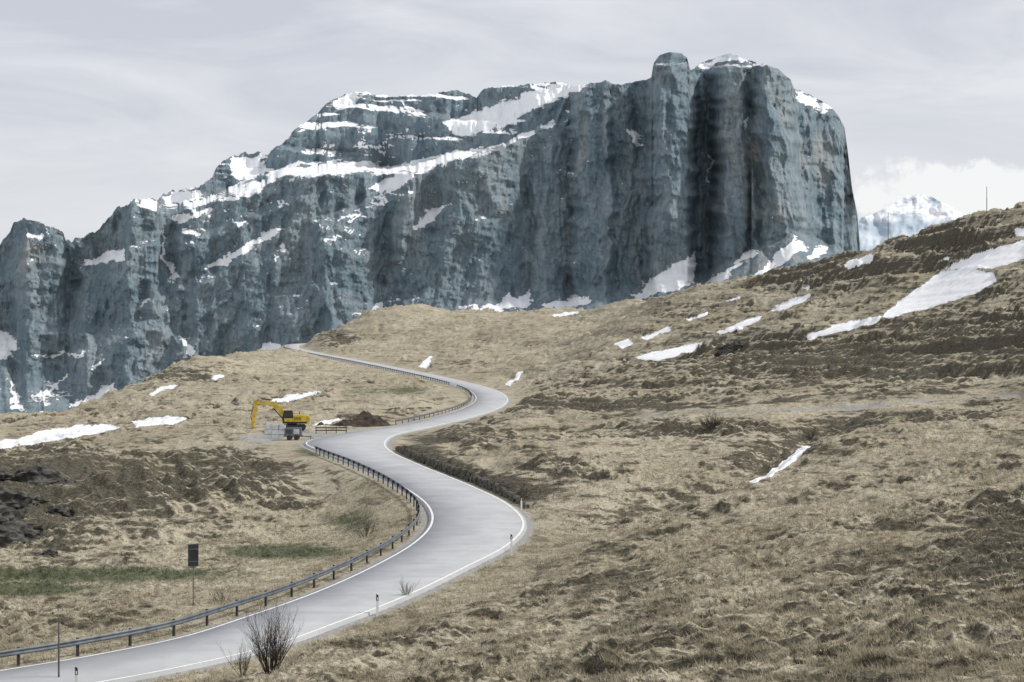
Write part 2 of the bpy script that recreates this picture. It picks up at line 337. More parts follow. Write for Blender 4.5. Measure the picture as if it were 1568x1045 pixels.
kk=iR/24.; bank=sst(9.5,10.6,kk)*(1-sst(12.7,13.6,kk))*(rside<0)
micro_b=bank*sst(1.0,2.4,edge)*(1-sst(6,16,edge))*(.9+.6*perlin(Xw*.4,Dm*.4,81))
micro_b=micro_b+tk*(.9*sst(0,-5,V0-tv)*sst(-26,-8,V0-tv)-.25*np.exp(-((V0-tv)/2.5)**2))   # cart track cut into the slope
mm=micro*amp
Z=Z0+mm
bl=sst(.9,8,edge); Z=(rz-.16)*(1-bl)+Z*bl+micro_b
V=CY-Z/Dm*F
snow=snow_at(V,PX)*(Dm<900)*(edge>1.0)
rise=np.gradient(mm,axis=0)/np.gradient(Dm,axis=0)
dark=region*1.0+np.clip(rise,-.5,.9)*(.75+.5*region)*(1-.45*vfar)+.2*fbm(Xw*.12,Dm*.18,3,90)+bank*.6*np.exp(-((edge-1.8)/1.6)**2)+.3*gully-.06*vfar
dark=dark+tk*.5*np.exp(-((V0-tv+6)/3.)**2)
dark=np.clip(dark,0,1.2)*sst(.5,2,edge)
green=blobs([(150,880,280,15,1.),(430,845,130,15,1.),(540,800,60,25,.7),(480,690,40,14,.8),(560,745,50,14,.5),(620,598,50,9,.8),(560,600,60,10,.6),(30,902,150,16,1),(1400,990,200,35,.35),(1150,632,100,5,.5),(1300,770,160,20,.25)],PX,V)
dark*=1-.8*green
dirt=np.exp(-((V0-tv)/2.3)**2)*tk*.72
dirt=np.maximum(dirt,blobs([(395,672,45,8,.9),(470,664,50,7,.9),(560,662,50,7,.8),(370,685,40,4,.7)],PX,V)); dirt=np.maximum(dirt,.75*np.exp(-(edge/1.0)**2)*(1-bank*.8))
Vt=np.stack([Xw,Dm,Z],-1).reshape(-1,3)
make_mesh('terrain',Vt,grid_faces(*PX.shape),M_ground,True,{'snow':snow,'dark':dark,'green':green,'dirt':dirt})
def H(x,y):
    x=np.asarray(x,float); y=np.asarray(y,float); return bil(Z,pxs,lds,CX+x/y*F,np.log(y))
def G(px,D): x=(px-CX)/F*D; return (x,D,float(H(x,D)))
def find(px,v,D0=40,D1=900):   # nearest ground point in an image pixel column at a given pixel row
    Ds=np.exp(np.linspace(math.log(D0),math.log(D1),1500)); x=(px-CX)/F*Ds; vv=CY-H(x,Ds)/Ds*F
    k_=np.where(vv<=v)[0]; D=Ds[k_[0]] if len(k_) else D1
    return G(px,D)
# ------------------------------------------------------------------ dry grass tufts
N=180000
gp=rng.uniform(-60,1640,N); gl=rng.uniform(math.log(31),math.log(160),N); gy=np.exp(gl); gx=(gp-CX)/F*gy
gsn=bil(snow,pxs,lds,gp,gl); gdk=bil(dark,pxs,lds,gp,gl); ggr=bil(green,pxs,lds,gp,gl)
keep=fbm(gx*.4,gy*.5,3,70)+rng.normal(0,.2,N)>-.06+np.clip(gdk,0,1)*.35
d_,i_=road_info(gx,gy); keep&=(d_-RC[i_,3]/2>.7)&(gsn<.2)
gx=gx[keep];gy=gy[keep];N=len(gx); gz=H(gx,gy); gdk=gdk[keep]; ggr=ggr[keep]
nb=5; Bx=np.repeat(gx,nb)+rng.normal(0,.07,N*nb);By=np.repeat(gy,nb)+rng.normal(0,.07,N*nb); Bz=np.repeat(gz,nb)-.03
Ln=rng.uniform(.10,.29,N*nb)*np.repeat(.5+1.0*np.clip(fbm(gx*.45,gy*.5,3,75)+.5,0,1),nb); az=rng.uniform(0,2*np.pi,N*nb); ti=rng.uniform(.2,1.1,N*nb)
tx=Bx+Ln*np.sin(ti)*np.cos(az)-.05; ty=By+Ln*np.sin(ti)*np.sin(az)-.03; tz=Bz+Ln*np.cos(ti)
wd=rng.uniform(.010,.022,N*nb)*(1+np.repeat(gy,nb)/120); a2=rng.uniform(0,2*np.pi,N*nb); cx_,sx_=np.cos(a2)*wd,np.sin(a2)*wd
Vg=np.stack([np.stack([Bx-cx_,By-sx_,Bz],-1),np.stack([Bx+cx_,By+sx_,Bz],-1),np.stack([tx,ty,tz],-1)],1).reshape(-1,3)
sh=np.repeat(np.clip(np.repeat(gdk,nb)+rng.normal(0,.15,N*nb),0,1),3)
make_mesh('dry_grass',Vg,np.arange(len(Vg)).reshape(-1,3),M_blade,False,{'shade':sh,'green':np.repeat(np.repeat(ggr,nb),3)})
# ------------------------------------------------------------------ road
def strip(name,offs,zoff,mat,i0=0,i1=None):
    S=slice(i0,i1); c=RC[S]; nn=nor[S]; rows=[]
    for o,zz in zip(offs,zoff):
        off=np.array([o(w) for w in c[:,3]]); rows.append(np.stack([c[:,0]+nn[:,0]*off,c[:,1]+nn[:,1]*off,c[:,2]+zz],1))
    V_=np.stack(rows,1).reshape(-1,3); return make_mesh(name,V_,grid_faces(len(c),len(offs)),mat,True)
strip('road',[lambda w:w/2+.06,lambda w:w/2,lambda w:0,lambda w:-w/2,lambda w:-w/2-.06],[-.45,0,.05,0,-.45],M_asph)
strip('road_edge_line',[lambda w:w/2-.18,lambda w:w/2-.34],[.012,.014],M_white)
strip('road_edge_line',[lambda w:-w/2+.34,lambda w:-w/2+.18],[.014,.012],M_white)
# ------------------------------------------------------------------ guard rails
prof=[(0.0,.44),(.045,.49),(.045,.53),(.0,.575),(.0,.615),(.045,.66),(.045,.70),(0,.75),(-.006,.75),(.03,.70),(.03,.66),(-.012,.615),(-.012,.575),(.03,.53),(.03,.49),(-.006,.44)]
def guardrail(i0,i1,side,off=.75,step=3.0):
    c=RC[i0:i1]; nn=nor[i0:i1]*side; P=c[:,:2]+nn*(c[:,3:4]/2+off); z=c[:,2]
    rows=[np.stack([P[:,0]-nn[:,0]*a,P[:,1]-nn[:,1]*a,z+h-.05],1) for a,h in prof+[prof[0]]]
    Vv=np.stack(rows,1); nr=len(c); k_=len(rows); mb=MB()
    fs=[tuple(map(int,f)) for f in grid_faces(nr,k_)]; mb.add(Vv.reshape(-1,3),fs,M_steel)
    s=np.concatenate([[0],np.cumsum(np.hypot(*np.diff(P,axis=0).T))])
    for d in np.arange(.5,s[-1],step):
        x=np.interp(d,s,P[:,0]);y=np.interp(d,s,P[:,1]);zz=np.interp(d,s,z);j=min(np.searchsorted(s,d),nr-1); a=math.atan2(nn[j,1],nn[j,0])
        mb.box((x+nn[j,0]*.12,y+nn[j,1]*.12,zz+.10),(.10,.12,1.25),M_dark,rz=a); mb.box((x+nn[j,0]*.05,y+nn[j,1]*.05,zz+.55),(.09,.10,.28),M_dark,rz=a)
    return mb.obj('guardrail')
def idx(k_): return int(k_*24)
guardrail(0,idx(12.9)+6,1)
guardrail(idx(16.3),idx(20.4),1,step=4)
guardrail(idx(20.6),idx(25),1,step=4)
# low dry-stone wall at the foot of the cut bank, individually laid stones
wall=MB(); c=RC[idx(9.9):idx(13.3)]; nn=-nor[idx(9.9):idx(13.3)]; P=c[:,:2]+nn*(c[:,3:4]/2+1.0)
s_=np.concatenate([[0],np.cumsum(np.hypot(*np.diff(P,axis=0).T))]); d=0; R_=random.Random(5)
while d<s_[-1]:
    fr=d/s_[-1]; hmax=.62*min(1,fr/.2)*min(1,(1-fr)/.15)+.08; L_=R_.uniform(.35,.9); x=np.interp(d,s_,P[:,0]);y=np.interp(d,s_,P[:,1]);zz=np.interp(d,s_,c[:,2]); j=min(np.searchsorted(s_,d),len(c)-1); a=math.atan2(nn[j,1],nn[j,0])+math.pi/2
    z_=-.1
    while z_<hmax*R_.uniform(.7,1.1):
        hh=R_.uniform(.16,.34); wall.box((x+R_.uniform(-.06,.06),y+R_.uniform(-.06,.06),zz+z_+hh/2),(L_*R_.uniform(.8,1.1),R_.uniform(.4,.6),hh),M_wall,rz=a+R_.uniform(-.15,.15),taper=R_.uniform(.75,.95)); z_+=hh
    d+=L_
wall.obj('retaining_wall',bevel=.03)
# ------------------------------------------------------------------ mountain
def mountain():
    pc=np.concatenate([np.linspace(-700,-40,150,endpoint=False),np.arange(-40,1317.5,1.4)])
    sky=[(-700,420),(-400,300),(-200,380),(-60,400),(0,374),(20,345),(36,334),(48,336),(75,347),(95,353),(101,369),(130,362),(160,345),(180,318),(205,307),(240,304),(250,296),(265,292),(300,291),(312,283),(325,270),(340,246),(350,241),(375,234),(412,235),(430,222),(456,196),(480,180),(497,162),(520,149),(545,141),(600,148),(650,146),(700,139),(730,150),(742,135),(800,130),(860,126),(880,133),(925,124),(945,130),(997,121),(1001,97),(1010,85),(1025,80),(1042,81),(1052,88),(1057,108),(1072,98),(1090,91),(1115,82),(1140,90),(1190,105),(1210,122),(1216,136),(1240,145),(1270,162),(1282,175),(1293,195),(1298,230),(1305,290),(1313,330),(1317,380)]
    vs=np.interp(pc,*zip(*sky)); vs=vs+3.4*fbm(pc*.09,pc*0,4,3,.65)*np.interp(pc,[0,400,520,990,1010,1050,1070],[2.6,2.4,1.4,1.1,.4,.4,.9])
    t=np.concatenate([np.linspace(0,.22,30,endpoint=False),np.linspace(.22,1,620)])
    T,Pp=np.meshgrid(t,pc,indexing='ij'); vv=800+(vs[None]-800)*T
    rim=np.interp(pc,[-700,0,100,180,250,300,400,440,500,560,620,680,740,790,850,866,880],[0,0,0,300,330,320,284,272,263,268,268,245,238,216,190,150,100]); rim=rim+13*fbm(pc*.025,pc*0,5,8,.6)
    rim=np.maximum(rim,vs)[None]+0*vv
    pw=Pp+9*perlin(vv*.02,Pp*.01,4)+4*perlin(vv*.08,Pp*.03,5)
    co=np.interp(pw+np.where(Pp>1150,-(vv-180)*.10,0)*(vv>180)*(Pp<1290),[-700,0,40,85,104,130,200,238,262,300,400,500,560,590,620,700,780,800,860,872,885,930,940,975,988,1003,1030,1052,1068,1083,1099,1112,1140,1150,1175,1200,1212,1221,1240,1280,1300,1317],
        [300,120,60,80,130,50,-20,60,100,0,0,-40,20,70,-30,-60,-20,30,60,80,-30,-50,20,50,30,-150,-190,-150,70,95,-60,-170,-205,-150,-230,-200,-130,40,80,170,280,480])
    wv=np.where(Pp>985,np.interp(vv,[80,330,460,600],[1,.9,.4,.2]),np.interp(vv,[80,450,600],[1,.8,.5]))
    h=(640-vv)*1.61
    D=4000+co*wv+.33*h
    talus=np.interp(pc,[-700,0,30,200,440,600,760,960,1065,1110,1150,1190,1215,1260,1290,1317],[520,530,545,610,545,490,458,432,420,402,378,366,355,368,382,388])[None]+6*fbm(Pp*.03,vv*.01,3,12)
    ap=sst(1040,1110,Pp)
    D=D-np.clip(vv-talus,0,200)*1.61*(1.15+1.5*ap)
    dvr=-np.gradient(vv,axis=0)
    up=np.clip(rim-vv,0,500); bw=np.interp(pc,[0,200,400,520,640,760,860],[10,14,14,16,12,8,4])[None]*(1+.8*fbm(pc*.02,pc*0,3,14))[None]
    D=D+np.clip(up/bw,0,1)*np.interp(pc,[0,180,300,500,700,860],[60,120,200,420,420,150])[None]
    u2=np.clip(up-bw,0,500)
    lq=vv-(Pp-500)*.04+9*fbm(Pp*.011,vv*.01,4,15,.6); ln_=perlin(lq*.075,Pp*.0055,16)+.6*perlin(lq*.17,Pp*.014,19)
    led=sst(.12,.36,ln_)*sst(0,8,u2)
    D=D+np.cumsum(led*dvr,axis=0)*5.0
    l2=perlin((vv+Pp*.28+8*fbm(Pp*.015,vv*.01,3,23))*.030,Pp*.006,24)+.3*perlin(vv*.11,Pp*.02,25); led2=sst(.36,.52,l2)*(u2<=0)*sst(860,640,Pp)
    a_=np.zeros(Pp.shape[1]); ac2=np.zeros(Pp.shape)
    for r in range(1,Pp.shape[0]):
        a_=a_*(1-.012*dvr[r])+led2[r]*dvr[r]*2.4; ac2[r]=a_
    D=D+ac2
    x=(Pp-CX)/F*4000; z=(CY-vv)/F*4000
    wz=x+25*perlin(x*.004,z*.004,17)+10*perlin(x*.012,z*.02,18)
    lw=sst(860,560,Pp)
    dis=-ridged(wz/190,z/600,3,21)*48 - ridged(wz/75,z/260,3,26)*22*(.6+.6*(1-lw)) - ridged(wz/27,z/110,2,29)*6 - fbm(wz/30,z/80,4,33,.55)*13 - ridged((x*.75-z*.6)/150,(x*.6+z*.75)/420,3,41)*48*lw - fbm((x*.9-z*.3)/80,(z+x*.25)/26,3,47)*9
    soft=1-.7*sst(0,1,np.clip(up/bw,0,1))*(1-sst(0,45,u2)); soft=soft*(1-.6*sst(5,25,vv-talus))
    D=D+dis*soft
    D=D-6*fbm(x/10,z/18,3,52,.6)*soft
    polys=[[(965,457),(1000,422),(1066,388),(1064,436),(1040,442),(985,458)],[(1076,437),(1110,412),(1150,383),(1160,388),(1120,418),(1106,436)],[(1128,436),(1170,412),(1198,380),(1215,360),(1240,382),(1205,400),(1160,432)],[(1238,398),(1255,374),(1266,378),(1250,398)],
     [(952,200),(970,198),(987,222),(973,226)],[(633,358),(650,325),(688,308),(652,352)],[(118,410),(150,388),(190,378),(198,400),(160,404)],[(246,352),(252,345),(254,395),(278,425),(266,432),(248,400)],
     [(308,412),(345,390),(415,350),(442,350),(400,374),(350,408)],[(-20,500),(25,510),(22,546),(-20,552)],[(12,570),(24,598),(34,632),(20,632)],[(90,628),(150,600),(178,583),(184,597),(140,622)],
     [(750,474),(782,447),(792,458),(812,443),(818,470)],[(275,515),(288,518),(304,552),(286,546)],[(368,552),(415,523),(438,532),(400,552)],[(565,292),(600,268),(655,260),(602,294)],
     [(440,277),(500,243),(540,246),(600,256),(690,231),(735,227),(775,220),(720,241),(650,264),(560,264),(470,272)],[(338,306),(400,279),(404,293),(345,314)],[(678,188),(740,165),(850,128),(920,122),(850,155),(780,190),(700,213)],
     [(1060,106),(1090,88),(1115,78),(1170,100),(1120,93),(1085,103)],[(1216,134),(1275,164),(1262,172),(1224,160)],[(352,243),(412,232),(405,262),(372,282),(350,262)],[(260,330),(330,318),(325,330),(270,342)],
     [(500,160),(545,138),(560,148),(520,168)],[(820,470),(880,452),(905,455),(910,464),(870,474)],[(140,565),(160,540),(163,545),(146,570)],[(45,545),(130,538),(130,544),(50,549)],[(245,300),(300,290),(310,300),(260,318)],[(400,270),(450,245),(470,250),(420,275)],[(1085,235),(1092,235),(1088,280),(1083,280)],[(700,470),(760,466),(760,474),(700,476)],
     [(540,320),(552,312),(548,332)],[(825,195),(850,185),(845,198)],[(505,432),(520,430),(516,440)],[(500,455),(522,452),(520,460)],[(1140,180),(1150,176),(1144,200)],[(210,470),(228,455),(232,460),(216,474)],[(420,380),(432,372),(434,384)],[(60,610),(100,570),(104,574),(70,615)],[(455,200),(480,190),(470,205)]]
    pq=Pp+16*fbm(Pp/30,vv/20,4,91,.7); vq=vv+11*fbm(Pp/24,vv/15,4,92,.7)
    sp_=np.zeros(Pp.shape)
    for P in polys: sp_=np.maximum(sp_,poly_mask(P,pq,vq,5.0)*.9)
    acc=np.zeros(Pp.shape); ker=np.ones(9)/9; a_=np.zeros(Pp.shape[1])
    for r in range(1,Pp.shape[0]):
        a_=a_*(1-.008*dvr[r])+np.convolve(sp_[r],ker,'same')*dvr[r]*1.61*1.3; acc[r]=a_
    D=D+acc
    Xv=(Pp-CX)/F*D; Zv=(CY-vv)/F*D
    PV=np.stack([Xv,D,Zv],-1); du=np.gradient(PV,axis=1); dv=np.gradient(PV,axis=0); nn=np.cross(du,dv); nn/=np.linalg.norm(nn,axis=-1,keepdims=True)+1e-9; nz=np.abs(nn[...,2])
    big=fbm(Pp/60,vv/35,3,95)
    sn=sst(.5,.9,nz)*np.interp(vv,[130,330,420,560],[.85,.70,.5,.42])*np.where(Pp>880,.6,1)*(1+1.2*big)*(1-.55*ap*(vv>340))
    sn=np.maximum(sn*.88,sp_)
    warm=blobs([(1150,220,70,110,.55),(1250,230,50,90,.55),(1030,180,30,80,.4),(920,230,60,60,.45),(1180,330,90,40,.5),(60,390,80,40,.5),(430,460,60,60,.4),(640,300,60,60,.35),(200,520,120,40,.3),(800,330,80,60,.25),(1180,400,100,30,.6)],Pp,vv)
    nb_=10; last=PV[-1]; back=[]
    for i in range(1,nb_+1):
        b_=last.copy(); b_[:,1]+=90*i; b_[:,0]*=(b_[:,1]/last[:,1]); b_[:,2]=last[:,2]-8.8*i*i; back.append(b_)
    A_=np.concatenate([PV,np.array(back)],0); s_=np.concatenate([sn,np.repeat(sn[-1:]*0+.5,nb_,0)]); w_=np.concatenate([warm,np.zeros((nb_,len(pc)))])
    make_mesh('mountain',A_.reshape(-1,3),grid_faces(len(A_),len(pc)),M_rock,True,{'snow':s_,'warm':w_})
    nr=[]; last=PV[:,-1]
    for i in range(0,12):
        q_=last.copy(); q_[:,0]-=i*6; q_[:,1]+=i*90+ (0 if i==0 else 10*perlin(q_[:,2]/40,q_[:,2]*0+i,9)); nr.append(q_)
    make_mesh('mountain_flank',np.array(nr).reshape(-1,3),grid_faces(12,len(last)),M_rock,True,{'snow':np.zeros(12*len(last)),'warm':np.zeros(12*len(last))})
mountain()
def snowrange():
    pc=np.arange(1180,2100,2.0); sk=np.interp(pc,[1180,1300,1330,1360,1385,1405,1425,1450,1475,1520,1600,1700,1900,2100],[350,342,330,318,302,297,302,314,328,332,322,305,330,340])+3*fbm(pc*.06,pc*0,4,5)
    t=np.linspace(0,1,70); T,Pp=np.meshgrid(t,pc,indexing='ij'); vv=470+(sk[None]-470)*T; D=14000+(470-vv)*14; x=(Pp-CX)/F*14000; z=(CY-vv)/F*14000
    D=D-ridged(x/500,z/600,4,9)*260-fbm(x/120,z/120,4,19)*120
    PV=np.stack([(Pp-CX)/F*D,D,(CY-vv)/F*D],-1)
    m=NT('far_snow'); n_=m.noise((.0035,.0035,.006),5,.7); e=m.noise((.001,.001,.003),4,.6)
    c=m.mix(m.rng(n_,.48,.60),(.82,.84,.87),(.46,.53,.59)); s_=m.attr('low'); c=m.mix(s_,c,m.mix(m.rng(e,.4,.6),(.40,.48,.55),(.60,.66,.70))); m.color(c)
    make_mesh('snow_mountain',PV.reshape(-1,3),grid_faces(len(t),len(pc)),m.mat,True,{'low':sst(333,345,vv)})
snowrange()
# ------------------------------------------------------------------ excavator (boom towards local +x)
def excavator(loc,rz):
    m=MB()
    for s in(-1,1):
        y=s*1.15; pts=[(-2.0,.25),(-1.75,.02),(1.75,.02),(2.05,.25),(2.1,.55),(1.85,.82),(-1.8,.82),(-2.1,.6)]
        m.prism(pts,y-.28,y+.28,M_track)
        for x in np.linspace(-1.6,1.6,7): m.tube((x,y-.30,.28),(x,y+.30,.28),.17,.17,M_dark,10)
        for x in(-1.78,1.8): m.tube((x,y-.31,.45),(x,y+.31,.45),.30,.30,M_dark,12)
        for x in np.linspace(-1.9,1.9,20): m.box((x,y,.845),(.1,.6,.05),M_track); m.box((x*.9,y,0.0),(.1,.6,.05),M_track)
    m.box((0,0,.55),(2.4,1.9,.4),M_dark); m.tube((0,0,.75),(0,0,1.05),.75,.75,M_dark,20)
    m.box((-.45,0,1.18),(3.6,2.45,.26),M_dark)
    m.prism([(-2.55,1.25),(-2.7,1.6),(-2.6,2.1),(-2.2,2.25),(-1.7,2.25),(-1.7,1.25)],-1.2,1.2,M_yel)
    m.box((-.95,.05,1.78),(1.45,2.3,.92),M_yel); m.box((-.9,-.1,2.3),(1.1,1.5,.14),M_yel); m.tube((-1.1,-.7,2.3),(-1.1,-.7,2.75),.07,.07,M_dark)
    for k_ in range(5): m.box((-1.3+k_*.2,1.21,1.8),(.08,.03,.5),M_dark)
    m.box((.75,-.85,1.5),(1.5,.65,.4),M_yel)
    m.prism([(-.2,1.31),(1.25,1.31),(1.4,1.9),(1.15,2.95),(-.1,3.0),(-.2,2.2)],.28,1.15,M_dark)
    for y in(.255,1.175): m.prism([(.55,1.95),(1.27,1.95),(1.07,2.8),(.55,2.82)],y-.01,y+.01,M_glass); m.prism([(-.08,2.0),(.45,2.0),(.45,2.83),(-.02,2.85)],y-.01,y+.01,M_glass)
    m.box((.5,.71,3.03),(1.35,.95,.08),M_yel); m.box((.45,1.18,1.6),(1.3,.03,.5),M_yel)
    m.prism([(.6,1.35),(1.1,1.3),(2.1,3.0),(3.2,3.75),(5.1,3.95),(5.25,4.15),(5.05,4.33),(2.9,4.3),(1.6,3.5),(.75,1.9)],-.62,-.28,M_yel)
    m.prism([(5.45,4.55),(5.0,4.35),(5.05,3.7),(5.55,1.35),(5.85,1.3),(5.95,1.5),(5.65,3.9)],-.58,-.32,M_yel)
    m.tube((1.2,-.45,1.5),(2.75,-.45,3.3),.09,.09,M_dark); m.tube((3.0,-.45,4.5),(4.6,-.45,4.75),.10,.10,M_dark); m.tube((4.6,-.45,4.75),(5.35,-.45,4.5),.05,.05,M_steel)
    m.tube((5.75,-.45,3.6),(6.1,-.45,2.0),.07,.05,M_dark); m.tube((6.1,-.45,2.0),(5.8,-.45,1.1),.05,.05,M_dark)
    m.prism([(5.45,1.4),(6.0,1.35),(6.15,.9),(5.95,.35),(5.45,.12),(5.0,.3),(5.25,.42),(5.6,.5),(5.75,.85),(5.5,1.0)],-.95,.05,M_yel)
    for k_ in range(5): m.box((4.98,-.88+k_*.22,.28),(.22,.08,.07),M_dark)
    return m.obj('excavator',loc,rz,.02)
ex=G(447,243); excavator((ex[0],ex[1],ex[2]+.03),math.radians(186))
def block_stack(loc):
    m=MB()
    for r in range(3):
        for c_ in range(3):
            m.box((c_*1.0-1+.03*r,random.uniform(-.04,.04),.33+r*.66),(.96,.8,.62),M_conc,taper=.97)
    for k_ in range(3): m.box((k_*.9-.9,.0,2.05),(.7,.7,.12),M_conc)
    return m.obj('concrete_block_stack',loc,.1,.03)
p=find(421,672,215,260); block_stack((p[0],p[1],p[2]-.05))
def generator(loc):
    m=MB(); m.box((0,0,1.15),(2.4,1.4,1.1),M_steel,taper=.95); m.box((0,0,.55),(2.6,1.3,.12),M_dark)
    for x in(-.5,.5):
        for y in(-.75,.75): m.tube((x,y-.1,.36),(x,y+.1,.36),.36,.36,M_track,16)
    m.box((1.9,0,.5),(1.3,.1,.1),M_dark); m.tube((2.4,0,.05),(2.4,0,.6),.04,.04,M_dark); m.tube((-.8,.2,1.7),(-.8,.2,2.1),.06,.06,M_dark)
    for k_ in range(7): m.box((-.9+k_*.13,-.71,1.2),(.06,.03,.6),M_dark)
    m.box((.5,-.70,1.2),(.8,.02,.7),M_conc); return m.obj('generator_trailer',loc,.05,.02)
p=find(449,674,212,260); generator(p)
def barrier(loc):
    m=MB()
    for k_ in range(4):
        x=k_*1.5; m.box((x,0,.5),(.1,.1,1.0),M_dark); m.box((x,.25,.05),(.1,.7,.08),M_dark)
    for z in(.45,.85): m.box((2.25,-.06,z),(4.7,.04,.16),M_wood)
    return m.obj('wooden_barrier',loc,.02)
p=find(484,664,215,280); barrier(p)
def dirt_pile(px,D,a,b_,h):
    m=40; u=np.linspace(-1,1,m); XX,YY=np.meshgrid(u,u); cx,cy,cz=G(px,D)
    r=np.sqrt(XX**2+YY**2); zz=h*np.clip(1-r**1.3,-.2,1)*(1+.5*fbm(XX*2.2,YY*2.2,3,int(px)))+.25*fbm(XX*6,YY*6,3,5)*(r<.95)
    x=cx+XX*a;y=cy+YY*b_; make_mesh('dirt_pile',np.stack([x,y,H(x,y)+zz-.05],-1).reshape(-1,3),grid_faces(m,m),M_soil,True)
dirt_pile(560,266,4.3,3.2,2.3); dirt_pile(533,264,3,2.6,1.2); dirt_pile(497,262,2.2,2,.6)
# ------------------------------------------------------------------ sign, poles, posts
def sign(px,v):
    p=find(px,v,70,130); m=MB(); m.tube((0,0,-.2),(0,0,3.3),.035,.035,M_steel,10); m.tube((0.02,.0,.25),(.55,-.25,-.25),.03,.03,M_conc,8)
    m.box((0,-.05,2.85),(.58,.03,1.25),M_dark); 
    for z in(2.5,3.2): m.box((0,-.075,z),(.5,.02,.05),M_steel)
    m.box((0,-.03,2.85),(.55,.004,1.2),M_blk)
    return m.obj('traffic_sign',p,.15,.008)
sign(296,928)
def pole(px,v,h,D0=60,D1=900,r=.035):
    p=find(px,v,D0,D1); m=MB(); m.tube((0,0,-.3),(0,0,h*.55),r,r,M_pole,8); m.tube((0,0,h*.55),(0,0,h),r*.8,r*.7,M_pole,8); return m.obj('snow_pole',p)
pole(90,1044,2.9,60,75,.045); pole(1360,372,8,300,500,.09); pole(1511,326,6.0,300,500,.09)
def delin(i,side,off=.45):
    c_=RC[i]; n_=nor[i]*side; x,y=c_[:2]+n_*(c_[3]/2+off); m=MB()
    m.prism([(-.06,-.2),(.06,-.2),(.055,.72),(-.055,.72)],-.05,.05,M_wh); m.prism([(-.058,.72),(.058,.72),(.052,1.0),(-.05,1.06)],-.052,.052,M_blk); m.box((0,-.055,.82),(.05,.01,.15),M_white)
    return m.obj('delineator_post',(x,y,c_[2]-.05),.2,.008)
def near_idx(px,side):
    e=RC[:idx(13),:2]+nor[:idx(13)]*side*(RC[:idx(13),3:4]/2); b_=CX+e[:,0]/e[:,1]*F; return b_
b_=near_idx(0,-1)
for tgt,lo,hi in((567,0,idx(8)),(773,0,idx(8.6)),(107,0,idx(4)),(790,idx(9),idx(12))):
    j=lo+int(np.argmin(np.abs(b_[lo:hi]-tgt))); delin(j,-1)
# ------------------------------------------------------------------ bare shrubs
def shrub(name,loc,h,w,stems=26,seed=1,mat=M_wood,r0=.018):
    R=random.Random(seed); m=MB()
    def br(p,d,L,r,lv):
        n_=3; 
        for i in range(n_):
            q=p+d*(L/n_); m.tube(p,q,r,r*.75,mat,4); p=q; r*=.75
            d=(d+Vector((R.uniform(-.16,.16),R.uniform(-.16,.16),R.uniform(0,.12)))).normalized()
            if lv<3:
                for _ in range(2):
                    dd=(d+Vector((R.uniform(-.6,.6),R.uniform(-.6,.6),R.uniform(-.05,.4)))).normalized(); br(p,dd,L*R.uniform(.35,.6),max(r*.6,.004),lv+1+(R.random()<.35))
    for s in range(stems):
        a=R.uniform(0,6.28); t=R.uniform(.05,1)*w/h; d=Vector((math.cos(a)*t,math.sin(a)*t,1)).normalized()
        br(Vector((math.cos(a)*.25*R.random()*w,math.sin(a)*.25*R.random()*w,-.05)),d,h*R.uniform(.55,1.0),r0,1)
    return m.obj(name,loc)
shrub('bare_shrub',find(415,1030,55,80),2.1,1.2,46,1,M_wood,.022)
shrub('bare_shrub',find(372,1035,55,80),1.1,.9,12,8,M_wood,.014)
shrub('bare_shrub',find(622,916,80,110),.8,.7,14,2,M_wood,.012)
shrub('bare_shrub',find(560,822,110,160),1.2,1.5,18,3,M_wood,.016)
shrub('bare_shrub',find(340,922,80,130),.7,1.0,14,4,M_wood,.012)
shrub('bare_shrub',find(1090,655,150,260),1.4,3.0,60,6,M_wood,.03)
shrub('bare_shrub',find(1240,672,140,230),1.0,1.2,18,7,M_wood,.02)
# ------------------------------------------------------------------ rocks
def rocks(name,items,seed):
    allv=[];allf=[];o=0
    import bmesh
    for k_,(px,v,s) in enumerate(items):
        p=find(px,v,60,600); bm=bmesh.new(); bmesh.ops.create_icosphere(bm,subdivisions=4,radius=1)
        vs=np.array([q_.co[:] for q_ in bm.verts]); fs=np.array([[q_.index for q_ in f.verts] for f in bm.faces]); bm.free()
        d=1+.45*fbm(vs[:,0]*1.5+k_*3,vs[:,1]*1.5+vs[:,2]*2.0,4,seed,.6)+.3*np.round(2*perlin(vs[:,0]*1.2+k_,vs[:,2]*1.8+vs[:,1],seed+3))/2
        vs=vs*d[:,None]*np.array([1.3,1,.75])*s+np.array(p)+np.array([0,0,-s*.1]); allv.append(vs); allf.append(fs+o); o+=len(vs)
    make_mesh(name,np.concatenate(allv),np.concatenate(allf),M_stone,False)
rocks('rock_outcrop',[(12,768,1.8),(62,738,2.1),(18,826,1.8),(52,772,1.0),(-30,800,2.6),(0,735,1.2),(92,784,.9),(100,742,.9),(40,812,.9),(75,850,.5)],1)
rocks('rock_outcrop',[(1120,538,2.2),(1132,532,1.8),(1110,544,1.4)],2)
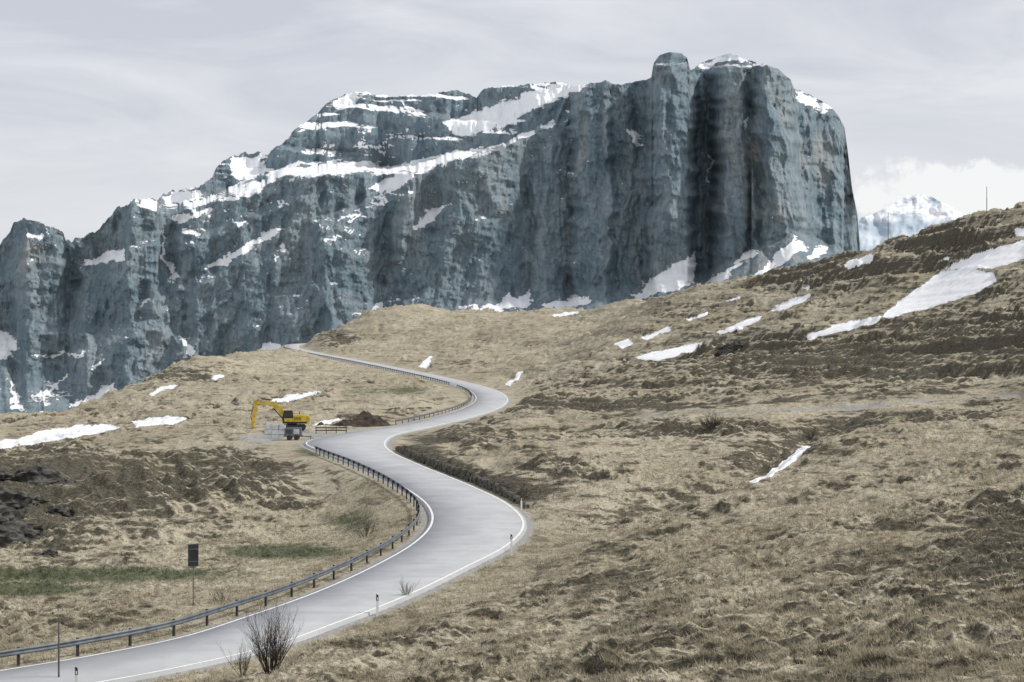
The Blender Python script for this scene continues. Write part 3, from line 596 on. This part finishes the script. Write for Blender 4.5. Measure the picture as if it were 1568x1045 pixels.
# ------------------------------------------------------------------ light & sky
az=math.radians(96); el=math.radians(43)
sd=Vector((math.sin(az)*math.cos(el),math.cos(az)*math.cos(el),math.sin(el)))
L=bpy.data.lights.new('sun','SUN'); L.energy=2.8; L.angle=math.radians(3); L.color=(1,.955,.89); lo=bpy.data.objects.new('sun',L); sc.collection.objects.link(lo); lo.rotation_euler=(-sd).to_track_quat('-Z','Y').to_euler()
w=bpy.data.worlds.new('World'); sc.world=w; w.use_nodes=True; nt=w.node_tree; N_=nt.nodes; LK=nt.links; bg=N_['Background']; out=N_['World Output']
skyt=N_.new('ShaderNodeTexSky'); skyt.sky_type='NISHITA'; skyt.sun_disc=False; skyt.sun_elevation=el; skyt.sun_rotation=az; LK.new(skyt.outputs[0],bg.inputs[0]); bg.inputs[1].default_value=.09
tc=N_.new('ShaderNodeTexCoord'); mp=N_.new('ShaderNodeMapping'); mp.inputs['Scale'].default_value=(2.6,1.6,12); mp.inputs['Rotation'].default_value=(0,.12,0); LK.new(tc.outputs['Generated'],mp.inputs[0])
ns=N_.new('ShaderNodeTexNoise'); ns.inputs['Scale'].default_value=1.8; ns.inputs['Detail'].default_value=7; ns.inputs['Roughness'].default_value=.55; ns.inputs['Distortion'].default_value=.7; LK.new(mp.outputs[0],ns.inputs['Vector'])
cr=N_.new('ShaderNodeValToRGB'); cr.color_ramp.elements[0].position=.38; cr.color_ramp.elements[0].color=(.64,.66,.73,1); cr.color_ramp.elements[1].position=.64; cr.color_ramp.elements[1].color=(.84,.85,.88,1); LK.new(ns.outputs[0],cr.inputs[0])
sp=N_.new('ShaderNodeSeparateXYZ'); LK.new(tc.outputs['Generated'],sp.inputs[0]); mr_=N_.new('ShaderNodeMapRange'); mr_.inputs[1].default_value=.02; mr_.inputs[2].default_value=.17; mr_.inputs[3].default_value=.75; mr_.inputs[4].default_value=0; LK.new(sp.outputs['Z'],mr_.inputs[0])
mx=N_.new('ShaderNodeMix'); mx.data_type='RGBA'; LK.new(mr_.outputs[0],mx.inputs[0]); LK.new(cr.outputs[0],mx.inputs[6]); mx.inputs[7].default_value=(.84,.85,.87,1)
vd=N_.new('ShaderNodeVectorMath'); vd.operation='SUBTRACT'; LK.new(tc.outputs['Generated'],vd.inputs[0]); c0=Vector(((1475-CX)/F,1,(CY-298)/F)).normalized(); vd.inputs[1].default_value=c0
vm=N_.new('ShaderNodeVectorMath'); vm.operation='MULTIPLY'; LK.new(vd.outputs[0],vm.inputs[0]); vm.inputs[1].default_value=(18,18,60)
vl=N_.new('ShaderNodeVectorMath'); vl.operation='LENGTH'; LK.new(vm.outputs[0],vl.inputs[0])
n2=N_.new('ShaderNodeTexNoise'); n2.inputs['Scale'].default_value=60; n2.inputs['Detail'].default_value=7; n2.inputs['Roughness'].default_value=.6; LK.new(tc.outputs['Generated'],n2.inputs['Vector'])
ad=N_.new('ShaderNodeMath'); ad.operation='MULTIPLY_ADD'; LK.new(n2.outputs[0],ad.inputs[0]); ad.inputs[1].default_value=-2.4; LK.new(vl.outputs['Value'],ad.inputs[2])
m2=N_.new('ShaderNodeMapRange'); m2.inputs[1].default_value=.1; m2.inputs[2].default_value=-.25; m2.inputs[3].default_value=0; m2.inputs[4].default_value=.95; LK.new(ad.outputs[0],m2.inputs[0])
mx2=N_.new('ShaderNodeMix'); mx2.data_type='RGBA'; LK.new(m2.outputs[0],mx2.inputs[0]); LK.new(mx.outputs[2],mx2.inputs[6]); mx2.inputs[7].default_value=(1.0,1.0,1.0,1)
bg2=N_.new('ShaderNodeBackground'); LK.new(mx2.outputs[2],bg2.inputs[0]); bg2.inputs[1].default_value=1.0
ms=N_.new('ShaderNodeMixShader'); ms.inputs[0].default_value=.88; LK.new(bg.outputs[0],ms.inputs[1]); LK.new(bg2.outputs[0],ms.inputs[2]); LK.new(ms.outputs[0],out.inputs[0])
# ------------------------------------------------------------------ camera
cam=bpy.data.cameras.new('camera'); co=bpy.data.objects.new('camera',cam); sc.collection.objects.link(co); co.location=(0,0,0); co.rotation_euler=(math.radians(90),0,0)
cam.sensor_width=36; cam.lens=36*F/1568; cam.clip_start=.5; cam.clip_end=60000; sc.camera=co
sc.view_settings.view_transform='Standard'; sc.view_settings.look='None'; sc.view_settings.exposure=0
